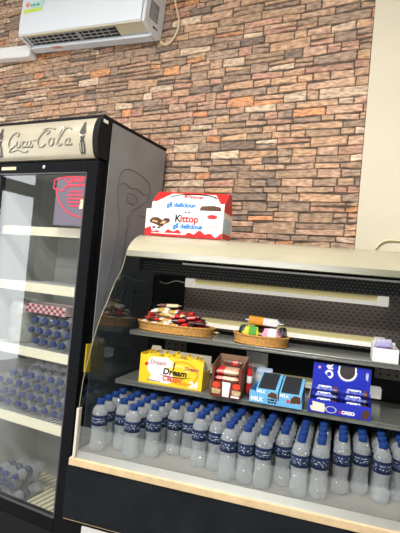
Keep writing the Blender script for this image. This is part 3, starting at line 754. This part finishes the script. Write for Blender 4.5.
for j, (xc, side) in enumerate(((.058, 'left'), (.166, 'right'))):
    for i in range(4):
        o = make_pack('biscuit_packet', f'blue biscuit packet in the {side} stack of the royal blue carton, {ORD[3 - i]} from top', 'biscuit packet', .100, .058, .021, F_roy, F_brown if i % 2 else F_nvy, 'packets in the royal blue carton', (.28, .42))
        text('lettering', 'OREO', .018, white_txt, o, (-.005, -.020, .0192), (.6, 0, 0), bold=.05)
        pose(o, case_pt(.824 + xc, .226 + .036 + i * .009, SZ + .003 + i * .0225), (0, 0, CA + (.03 if i % 2 else -.02)))

# ------------------------------------------------------------------ tall glass-door fridge
FA = .014698
FO = Vector((-1.45, 1.69, 0))
def fr_pt(x, y, z):
    c, s = math.cos(FA), math.sin(FA); return Vector((FO.x + x * c - y * s, FO.y + x * s + y * c, z))
FWd = .73; FD = .565
f = thing('drinks_fridge', 'tall black drinks fridge with glass door and cream lettered header, left of the chiller', 'fridge', FO, FA)
sh = MB()
sh.box((-.050, .050, .06), (-.004, FD, 2.058)); sh.box((-FWd, .050, .06), (-FWd + .046, FD, 2.058)); sh.box((-FWd + .046, .52, .06), (-.05, FD, 2.058)); sh.box((-FWd + .046, .05, 1.84), (-.05, .52, 2.058)); sh.box((-FWd + .046, .05, .02), (-.05, .52, .075))
sh.build('cabinet', black, f)
MB().box((-.0045, .072, .065), (.0, FD - .002, 2.050)).build('side_panel', grey_side, f)
MB().box((-FWd - .004, .0, 2.052), (.001, FD + .004, 2.068)).build('roof_trim', black_matt, f, bevel=.002)
li = MB(); x0, x1 = -FWd + .0465, -.0505
li.quad([(x0, .50, .08), (x1, .50, .08), (x1, .50, 1.838), (x0, .50, 1.838)]).quad([(x0, .055, .08), (x0, .50, .08), (x0, .50, 1.838), (x0, .055, 1.838)]).quad([(x1, .055, .08), (x1, .50, .08), (x1, .50, 1.838), (x1, .055, 1.838)]).quad([(x0, .055, 1.837), (x1, .055, 1.837), (x1, .50, 1.837), (x0, .50, 1.837)]).quad([(x0, .055, .0765), (x1, .055, .0765), (x1, .50, .0765), (x0, .50, .0765)])
li.build('liner', fridge_white, f)
# header
hp = [(.0, 2.052), (-.012, 2.040), (-.026, 2.005), (-.031, 1.965), (-.028, 1.925), (-.016, 1.885), (.0, 1.865)]
hp2 = [(q.x, q.y) for q in interp([(y, z, 0) for y, z in hp], 4)]
hd = MB().prism(hp2 + [(.049, 1.865), (.049, 2.052)], -FWd + .006, -.028).build('header_sign', mat('champagne_sign', (.40, .36, .27), .3, metal=.15, noise=.1, nscale=4), f, smooth=True)
MB().prism([(y - .004, z) for y, z in hp2] + [(.055, 1.862), (.055, 2.054)], -.028, .0035).build('header_end', black_matt, f, bevel=.002)
MB().prism([(y - .004, z) for y, z in hp2] + [(.055, 1.862), (.055, 2.054)], -FWd - .0035, -FWd + .006).build('header_end', black_matt, f, bevel=.002)
MB().box((.0036, -.004, 2.030), (.0044, .030, 2.045)).build('white_tag', white_pap, f)
def header_y(z):
    for a, c in zip(hp2, hp2[1:]):
        if c[1] <= z <= a[1] + 1e-6:
            t = (z - a[1]) / (c[1] - a[1] + 1e-12); return a[0] + (c[0] - a[0]) * t
    return 0
silver = mat('embossed_silver', (.50, .46, .37), .25, metal=.4); shade_m = mat('letter_shading_grey', (.17, .155, .125), .5)
def stroke_set(name, strokes, m, ox, oz, sx, sz, w, dy, dx=0, dz=0):
    s = MB()
    for st in strokes:
        pts = [(q.x, q.y) for q in interp([(a, b, 0) for a, b in st], 6)]; P = []; RR = []
        for i, (a, b) in enumerate(pts):
            x = ox + a * sx + dx; z = oz + b * sz + dz
            P.append((x, header_y(z) - dy, z))
            j = min(i + 1, len(pts) - 1); k_ = max(i - 1, 0)
            d = (pts[j][0] - pts[k_][0], pts[j][1] - pts[k_][1]); L = math.hypot(*d) + 1e-9
            RR.append(w * (.45 + .75 * abs(d[1]) / L))
        s.tube(P, RR, 6)
    return s.build(name, m, hd, smooth=True)
# script lettering as pen strokes in a 0..10 by 0..3 box
def o_at(x, y=0., s=1.): return [(x + .45 * s, y + 1.05 * s), (x + .15 * s, y + .95 * s), (x, y + .45 * s), (x + .18 * s, y + .02), (x + .5 * s, y + .15 * s), (x + .62 * s, y + .65 * s), (x + .42 * s, y + 1.05 * s), (x + .75 * s, y + .9 * s)]
def a_at(x): return [(x + .55, .95), (x + .2, .95), (x, .4), (x + .15, .0), (x + .45, .35), (x + .62, 1.05), (x + .55, .35), (x + .68, .0), (x + .95, .3)]
def c_at(x): return [(x + .55, .85), (x + .35, 1.05), (x + .08, .75), (x + .02, .3), (x + .25, .0), (x + .65, .3)]
bigC1 = [(1.55, 1.9), (1.75, 2.35), (1.45, 2.65), (.85, 2.3), (.35, 1.3), (.30, .35), (.70, .0), (1.25, .35)]
tail1 = [(.75, .0), (.35, -.55), (.9, -.55), (1.7, -.35), (2.6, -.75), (3.2, -.55)]
bigC2 = [(5.9, 1.9), (6.25, 2.4), (5.95, 2.7), (5.3, 2.2), (4.75, 1.1), (4.80, .2), (5.25, -.1), (5.8, .35)]
fl2 = [(4.95, 1.9), (5.4, 2.85), (6.1, 3.05), (7.0, 2.75)]
lll = [(7.35, .3), (7.9, 1.5), (8.35, 2.7), (8.1, 2.95), (7.75, 1.9), (7.55, .6), (7.75, .0), (8.15, .3)]
loopa = [(8.0, 2.5), (8.9, 2.8), (9.3, 2.5)]
strokes = [bigC1, tail1, o_at(1.45), c_at(2.35), a_at(3.05), [(4.05, 1.0), (4.5, 1.05)], bigC2, fl2, o_at(6.25, .05, 1.15), lll, loopa, a_at(8.6)]
OX, OZ, SX, SZ_ = -.585, 1.925, .0455, .0295
stroke_set('lettering_shading', strokes, shade_m, OX, OZ, SX, SZ_, .0040, .0005, .0032, -.0035)  # darker offset copy of the strokes paints the emboss shading
stroke_set('lettering', strokes, silver, OX, OZ, SX, SZ_, .0038, .002)
# contour bottles at both ends of the sign
bo = [(.30, 0), (.70, 0), (.78, .08), (.76, .30), (.66, .42), (.70, .56), (.82, .68), (.70, .82), (.62, .90), (.62, 1.0), (.38, 1.0), (.38, .90), (.30, .82), (.18, .68), (.30, .56), (.34, .42), (.24, .30), (.22, .08)]
for bx in (-.088, -.635):
    s = MB(); pts = [(bx + (a - .5) * .062, 1.880 + b * .148) for a, b in bo]
    cxm = bx
    mid = []
    s.v = [(x, header_y(z) - .0025, z) for x, z in pts]
    # strips between left and right outline, following the curved sign
    n_ = len(pts); right = [0 + k_ for k_ in range(1, 10)]; left = [0] + list(range(n_ - 1, n_ - 9, -1))
    for (p0, p1, q0, q1) in zip(left, left[1:], right, right[1:]): s.f.append((p0, q0, q1, p1)); s.mi.append(0)
    s.build('bottle_emblem', mat('dark_emblem', (.045, .04, .035), .4), hd)
    hl = MB(); 
    for fx in (.36, .60): hl.tube([(bx + (fx - .5) * .062, header_y(1.880 + b_ * .148) - .003, 1.880 + b_ * .148) for b_ in (.06, .2, .34)], .003, 5)
    hl.tube([(bx + (fx2 - .5) * .062, header_y(1.965) - .003, 1.965 + .004 * math.sin(fx2 * 9)) for fx2 in (.26, .4, .55, .74)], .0055, 5)
    hl.build('emblem_highlight', silver, hd)
# door
D0, D1 = -FWd + .004, -.006
dz0, dz1 = .125, 1.853
gx0, gx1, gz0, gz1 = -FWd + .075, -.068, .185, 1.800
df = MB()
df.box((gx1, 0, dz0), (D1, .046, dz1)); df.box((D0, 0, dz0), (gx0, .046, dz1)); df.box((gx0, 0, gz1), (gx1, .046, dz1)); df.box((gx0, 0, dz0), (gx1, .046, gz0))
df = df.build('door_frame', black, f, bevel=.004)
ins = MB()
for a, c in (((gx1 - .006, -.001, gz0), (gx1, .010, gz1)), ((gx0, -.001, gz0), (gx0 + .006, .010, gz1)), ((gx0, -.001, gz1 - .006), (gx1, .010, gz1)), ((gx0, -.001, gz0), (gx1, .010, gz0 + .006))): ins.box(a, c)
ins.build('door_trim', mat('dark_grey_trim', (.06, .06, .065), .3), df)
MB().quad([(gx0, .012, gz0), (gx1, .012, gz0), (gx1, .012, gz1), (gx0, .012, gz1)]).build('glass_pane', thin_glass('fridge_glass', (.88, .90, .90), 1., 0., .012, (.7, .72, .72)), df)
lk = MB().lathe([(.0075, 0), (.0085, .002), (.0085, .004), (.004, .006), (.004, .003)], 16).build('lock', alu, df, smooth=True)
lk.rotation_euler = (PI / 2, 0, 0); lk.location = (-.341, -.0005, 1.828)
MB().box((-.640, -.002, 1.817), (-.535, 0, 1.834)).build('name_plate', mat('gilt_plate', (.55, .46, .30), .4), df, bevel=.0005)
# decals on the glass
def yq(name, pts, m, y): return MB().quad([(x, y, z) for x, z in pts]).build(name, m, df)
m = thin_glass('lilac_film', (.80, .72, .86), .3, .2, .42, (.46, .38, .52))
yq('lilac_decal', [(-.262, 1.545), (-.078, 1.545), (-.078, 1.780), (-.262, 1.780)], m, .0135)
decal = mat('red_decal', (.62, .03, .06), .5)
def ribbon(pts, w, y, cyc=False):
    s = MB(); P = [Vector((a, b)) for a, b in pts]; L = len(P); e = []
    for i in range(L):
        d = (P[(i + 1) % L] - P[i - 1]) if (cyc or 0 < i < L - 1) else (P[1] - P[0] if i == 0 else P[-1] - P[-2])
        d.normalize(); nn = Vector((-d.y, d.x)) * w; e.append((P[i] + nn, P[i] - nn))
    for i in range(L if cyc else L - 1):
        a, b_ = e[i], e[(i + 1) % L]
        s.quad([(a[0].x, y, a[0].y), (b_[0].x, y, b_[0].y), (b_[1].x, y, b_[1].y), (a[1].x, y, a[1].y)])
    return s
out = [(-.262, 1.715), (-.245, 1.680), (-.215, 1.640), (-.175, 1.610), (-.120, 1.592), (-.074, 1.590), (-.074, 1.690), (-.074, 1.776), (-.15, 1.780), (-.215, 1.778)]
pts = [(q.x, q.y) for q in interp([(a, b_, 0) for a, b_ in out[:6]], 5)] + out[6:]
rb = ribbon(pts, .0032, .0110)
cl = [(-.235 + .045 * (1 + .14 * math.cos(5 * t)) * math.cos(t), 1.745 + .030 * (1 + .14 * math.cos(5 * t)) * math.sin(t)) for t in [2 * PI * q / 40 for q in range(40)]]
c2 = ribbon(cl, .003, .0108, True)
i0 = len(rb.v); rb.v += c2.v; rb.f += [tuple(i0 + q for q in ff) for ff in c2.f]; rb.mi += c2.mi
rb.build('red_decal_outline', decal, df)
for z_, w_, h_ in ((1.752, .095, .024), (1.732, .110, .012)): yq('red_decal_bar', [(-.185, z_), (-.185 + w_, z_ + .002), (-.185 + w_, z_ + h_), (-.185, z_ + h_ - .002)], decal, .0109) if z_ < 1.75 else fine_print('decal_title', .085, .018, decal, df, (-.135, .0108, 1.762))
for q in range(5): fine_print('decal_line', (.085, .10, .10, .085, .06)[q], .008, decal, df, (-.135, .0108, 1.708 - q * .017))
yq('cream_decal', [(-.105, 1.625), (-.080, 1.628), (-.080, 1.675), (-.100, 1.672)], mat('cream_decal', (.70, .60, .38), .6), .0108)
# shelves with price rails
for z in (1.514, 1.226, .898, .553):
    s = MB()
    for q in range(26): x = x0 + .004 + q * (x1 - x0 - .008) / 25; s.tube([(x, .075, z + .018), (x, .49, z + .018)], .0022, 5)
    for y in (.09, .28, .48): s.tube([(x0 + .002, y, z + .0145), (x1 - .002, y, z + .0145)], .003, 5)
    o = s.build('wire_shelf', white_pl, f)
    MB().prism([(.064, z - .022), (.070, z + .024), (.073, z + .024), (.069, z - .022)], x0 + .002, x1 - .002).build('price_rail', rail_cream, o)
s = MB()
for q in range(17): x = x0 + .01 + q * .036; s.box((x, .062, .080), (x + .020, .49, .096))
s.build('floor_grid', mat('cream_grid', (.66, .62, .42), .5), f)
MB().box((-FWd + .002, .010, .0), (-.003, .05, .118)).box((-FWd + .002, .05, 0), (-.003, FD, .060)).build('plinth', black_matt, f)
MB().box((-.006, .035, .868), (.0008, .071, .998)).build('yellow_sticker', mat('yellow_sticker', (.55, .38, .03), .5), f)
# relief on the side panel: a big bottle outline with a script line
def side_ribbon(pts, w): 
    s = MB(); s.tube([(.0005, a, b_) for a, b_ in pts], w, 5); return s
sb = [(.150, 1.36), (.175, 1.48), (.185, 1.60), (.165, 1.68), (.150, 1.76), (.165, 1.83), (.22, 1.865), (.31, 1.865), (.40, 1.845), (.435, 1.81), (.425, 1.745)]
sc = [(.225, 1.25), (.250, 1.42), (.265, 1.56), (.285, 1.66), (.36, 1.70), (.425, 1.745)]
s = side_ribbon([(q.x, q.y) for q in interp([(a, b_, 0) for a, b_ in sb], 5)], .0022)
for pts in (sc, [(.26, 1.64), (.245, 1.45), (.235, 1.25), (.225, 1.05)], [(.165, 1.775), (.21, 1.79), (.26, 1.775), (.32, 1.785), (.375, 1.765), (.42, 1.775)], [(.24, 1.70), (.24, 1.745), (.31, 1.745), (.31, 1.70), (.24, 1.70)], [(.355, 1.655), (.42, 1.65)], [(.15, 1.36), (.13, 1.2), (.12, 1.0), (.13, .85)]):
    q_ = [(q.x, q.y) for q in interp([(a, b_, 0) for a, b_ in pts], 4)]; i0 = len(s.v); s2 = side_ribbon(q_, .0020); s.v += s2.v; s.f += [tuple(i0 + q for q in ff) for ff in s2.f]; s.mi += s2.mi
for st in [[(a, b_) for a, b_ in k_] for k_ in strokes]:
    q_ = [(.10 + q.x * .034, 1.14 + q.y * .040) for q in interp([(a, b_, 0) for a, b_ in st], 4)]; i0 = len(s.v); s2 = side_ribbon(q_, .0018); s.v += s2.v; s.f += [tuple(i0 + q for q in ff) for ff in s2.f]; s.mi += s2.mi
s.build('side_relief', mat('worn_grey_relief', (.10, .105, .115), .3), f)

# bottles lying in the fridge, caps to the front
dark_pet = mat('dim_water_bottle', (.40, .46, .50), .15, trans=.45, ior=1.25)
lying = None
def lie(x, y, z, lab, g):
    global lying
    if lying is None:
        lying = copy_tree(bottle)
    o = lying if not lie.n else copy_tree(lying)
    lie.n += 1
    o.location = fr_pt(x, y + .198, z); o.rotation_euler = (Matrix.Rotation(FA, 3, 'Z') @ Matrix.Rotation(PI / 2, 3, 'X') @ Matrix.Rotation(R.uniform(0, 6), 3, 'Z')).to_euler()
    o['label'] = lab; o['group'] = g
lie.n = 0
ROW = ['bottom', 'second', 'third', 'fourth', 'fifth']
def pile(z0, xs0, xs1, counts, shelfname, y0=.095, clip=None):
    for r_, n_ in enumerate(counts):
        for i in range(n_):
            x = xs1 - .033 - i * .0635 - (r_ % 2) * .032
            if x < xs0 + .03: continue
            lie(x, y0 + R.uniform(0, .02), z0 + .031 + r_ * .0555, f'lying blue-capped bottle, fridge {shelfname}, {ROW[r_]} layer, {ORD[i]} from right', f'bottles lying on the fridge {shelfname}')
pile(.898 + .0205, x0 + .205, x1 - .07, [6, 6, 6], 'third shelf')
pile(.553 + .0205, x0, x1 - .09, [9, 8, 8, 6], 'fourth shelf')
pile(.097, x0, x1 - .36, [4, 4, 3], 'floor grid')
# checked pack and plastic bag above them
k = thing('checked_pack', 'red and white checked pack lying on the bottles in the fridge', 'pack', fr_pt(-.488, .110, .898 + .0205 + .176), FA)
MB().box((0, 0, 0), (.27, .16, .045)).build('wrapping', mat('pale_pink_paper', (.55, .40, .40), .6), k, bevel=.003)
ch = MB()
for i in range(14):
    for j in range(3):
        if (i + j) % 2 == 0: ch.box((.002 + i * .019, -.0008, .001 + j * .0145), (.002 + (i + 1) * .019, .0, .001 + (j + 1) * .0145))
ch.build('checks', mat('dark_red_check', (.25, .02, .04), .6), k)
k = tag(MB().lathe([(.02, .0), (.075, .004), (.082, .05), (.078, .11), (.084, .17), (.075, .215), (.05, .235), (.02, .238)], 20, sx=1., sy=1.1, ripple=lambda a, t: 1 + .05 * math.sin(3 * t + a) + .03 * math.sin(7 * t + 2 * a)).build('plastic_bag', mat('dull_plastic_bag', (.30, .31, .28), .4, noise=.25, nscale=25), None, smooth=True), 'dull pale plastic bag standing left of the checked pack in the fridge', 'bag')
k.location = fr_pt(x0 + .105, .20, .898 + .0205); k.rotation_euler = (0, 0, FA)

# ------------------------------------------------------------------ air conditioner on the stone wall
AZ = 1.43 + EYE
ac = thing('air_conditioner', 'white wall air conditioner unit mounted crooked high on the stone wall', 'air conditioner', (-2.085, WY - .011, AZ))
ac.rotation_euler = (0, .064, 0)
hw = .50
prof_b = [(0, .285), (-.150, .285), (-.178, .270), (-.185, .05), (-.183, -.004), (-.150, -.016), (-.100, -.032), (-.088, -.040), (-.03, -.046), (0, -.030)]
ss = [(0, .284), (-.150, .284), (-.170, .270), (-.176, .02), (-.170, .004), (-.092, -.022), (-.088, -.041), (-.03, -.047), (0, -.031)]
for xa in (hw - .020, -hw): MB().prism(prof_b, xa, xa + .020).build('end_cheek', mat('white_ac_plastic', (.64, .67, .72), .35), ac, bevel=.003)
MB().prism([(0, .284), (-.150, .284), (-.165, .270), (-.165, .004), (-.085, -.018), (-.085, -.042), (-.03, -.046), (0, -.030)], -hw + .0205, hw - .0205).build('body', mat('white_ac_plastic', (.64, .67, .72), .35), ac)
MB().prism([(-.152, .286), (-.180, .272), (-.190, .235), (-.194, .10), (-.190, .004), (-.184, .000), (-.178, .004), (-.168, .268)], -hw + .002, hw - .022).build('front_panel', mat('white_ac_front', (.68, .72, .77), .25), ac, smooth=True)
MB().box((-hw + .02, -.183, -.006), (hw - .022, -.166, .0005)).build('panel_lip', mat('cream_lip', (.62, .57, .42), .4), ac)
# air outlet: dark slot with louvres
sl_a = math.atan2(-.022 - .004, .080)
op = MB().prism([(-.166, .002), (-.088, -.022), (-.088, -.0205), (-.166, .0035)], -hw + .045, .27).build('outlet', mat('dark_outlet', (.01, .01, .011), .6), ac)
lv = MB()
for y, z in ((-.158, -.003), (-.136, -.010), (-.114, -.017)): lv.box((-hw + .05, y - .003, z - .004), (.265, y + .003, z - .001))
lv.build('louvre', mat('grey_louvre', (.34, .35, .35), .4), ac)
vn = MB()
for i in range(14):
    x = -hw + .07 + i * .049
    vn.prism([(-.163, -.001), (-.102, -.019), (-.102, -.023), (-.163, -.0045)], x, x + .007)
vn.build('vane', mat('grey_louvre', (.34, .35, .35), .4), ac)
MB().prism([(-.165, -.002), (-.098, -.022), (-.098, -.026), (-.165, -.006)], -.035, -.010).build('outlet_divider', mat('grey_louvre', (.34, .35, .35), .4), ac)
MB().prism([(-.166, .002), (-.096, -.021), (-.096, -.023), (-.166, -.001)], .275, hw - .02).build('outlet_blank', mat('cream_lip', (.62, .57, .42), .4), ac)
MB().box((hw, -.145, .035), (hw + .0012, -.060, .135)).build('rating_label', mat('grey_rating_label', (.20, .21, .24), .5), ac)
rl = MB()
for q in range(6): rl.box((hw + .0012, -.135, .045 + q * .014), (hw + .0016, -.070 - (q % 3) * .015, .050 + q * .014))
rl.build('rating_print', mat('pale_print', (.45, .46, .5), .5), ac)
fine_print('side_print', .045, .012, blk_txt, ac, (hw + .0001, -.075, .004), (PI / 2, 0, PI / 2))
q_ = MB().lathe([(.006, 0), (.006, .002), (.003, .0025)], 12, c=(0, 0, 0)).build('screw', mat('grey_print', (.45, .45, .5), .5), ac); q_.rotation_euler = (0, PI / 2, 0); q_.location = (hw, -.14, .018)
def fp(x, z): return (x, -.1945, z)
def ac_q(name, pts, m): return MB().prism_y(pts, -.1948, -.190).build(name, m, ac)
ac_q('green_strip', [(-.47, .135), (-.31, .141), (-.31, .163), (-.47, .160)], mat('lime_print', (.55, .68, .10), .5))
ac_q('teal_strip', [(-.41, .166), (-.30, .168), (-.30, .205), (-.41, .200)], mat('pale_teal_print', (.42, .68, .62), .5))
ac_q('orange_dot', [(-.445 + .018 * math.cos(q), .190 + .016 * math.sin(q)) for q in (0, .8, 1.6, 2.4, 3.1, 3.9, 4.7, 5.5)], mat('coral_print', (.68, .28, .16), .5))
fine_print('sticker_print', .075, .014, mat('teal_print', (.08, .28, .25), .5), ac, (-.375, -.1949, .183))
MB().box((-.30, -.092, -.0452), (-.22, -.060, -.0428)).build('warning_sticker', mat('pink_sticker', (.60, .34, .28), .5), ac)
pts = interp([(-1.515, WY - .03, 1.66 + EYE), (-1.50, WY - .02, 1.56 + EYE), (-1.47, WY - .02, 1.47 + EYE), (-1.475, WY - .02, 1.40 + EYE), (-1.51, WY - .02, 1.348 + EYE), (-1.55, WY - .025, 1.335 + EYE), (-1.578, WY - .030, 1.352 + EYE)], 6)
tag(MB().tube(pts, .0055, 8).build('power_cable', mat('cream_cable', (.66, .56, .38), .5), None, smooth=True), 'cream power cable looping down the right end of the air conditioner', 'cable')
tr = MB().box((-.62, -.062, -.040), (0, 0, .040)); tr.box((-.62, -.066, -.034), (0, -.060, .034))
tr = tr.build('pipe_trunking', mat('white_trunking', (.78, .77, .76), .4), None, bevel=.003); tag(tr, 'white pipe trunking running left from the air conditioner along the wall', 'trunking')
tr.location = (-2.605, WY - .011, 1.425 + EYE); tr.rotation_euler = (0, .075, 0)
pts = interp([(-.292, WY - .018, .198 + EYE), (-.272, WY - .020, .226 + EYE), (-.235, WY - .020, .240 + EYE), (-.15, WY - .020, .238 + EYE), (.1, WY - .020, .232 + EYE)], 6)
tag(MB().tube(pts, .005, 8).build('wall_cable', mat('cream_cable', (.66, .56, .38), .5), None, smooth=True), 'thin cream cable running along the plain wall behind the chiller', 'cable')

# ------------------------------------------------------------------ light: daylight through the open door, plus unseen ceiling lamps added for top and frontal light
wd = bpy.data.worlds.new('world'); S.world = wd; wd.use_nodes = True
bg = wd.node_tree.nodes['Background']; bg.inputs[0].default_value = (.93, .97, 1.0, 1); bg.inputs[1].default_value = 4.6
def area(name, loc, target, sx, sy, power, col=(1, 1, 1)):
    l = bpy.data.lights.new(name, 'AREA'); l.shape = 'RECTANGLE'; l.size = sx; l.size_y = sy; l.energy = power; l.color = col
    o = bpy.data.objects.new(name, l); COL.objects.link(o); o.location = loc
    o.rotation_euler = (Vector(target) - Vector(loc)).to_track_quat('-Z', 'Y').to_euler(); return o
area('unseen_ceiling_lamp', (-.9, -.10, 3.25), (-.9, -.09, 0), 1.8, .25, 110, (1, .97, .92))
area('unseen_ceiling_lamp', (-2.6, .2, 3.25), (-2.6, .22, 0), 1.2, .25, 15, (1, .97, .92))
area('unseen_ceiling_lamp', (-.2, -1.1, 3.25), (-.2, -1.08, 0), 1.2, .25, 65, (1, .97, .92))
pl = bpy.data.lights.new('doorway_portal', 'AREA'); pl.shape = 'RECTANGLE'; pl.size = 2.0; pl.size_y = 2.9; pl.cycles.is_portal = True
po = bpy.data.objects.new('doorway_portal', pl); COL.objects.link(po); po.location = (-5.0, -.5, 1.47); po.rotation_euler = (PI / 2, 0, -PI / 2)
vs = S.view_settings; vs.view_transform = 'Standard'; vs.look = 'None'; vs.exposure = 0.38; vs.gamma = 1.0; vs.use_curve_mapping = False
S.cycles.use_denoising = True
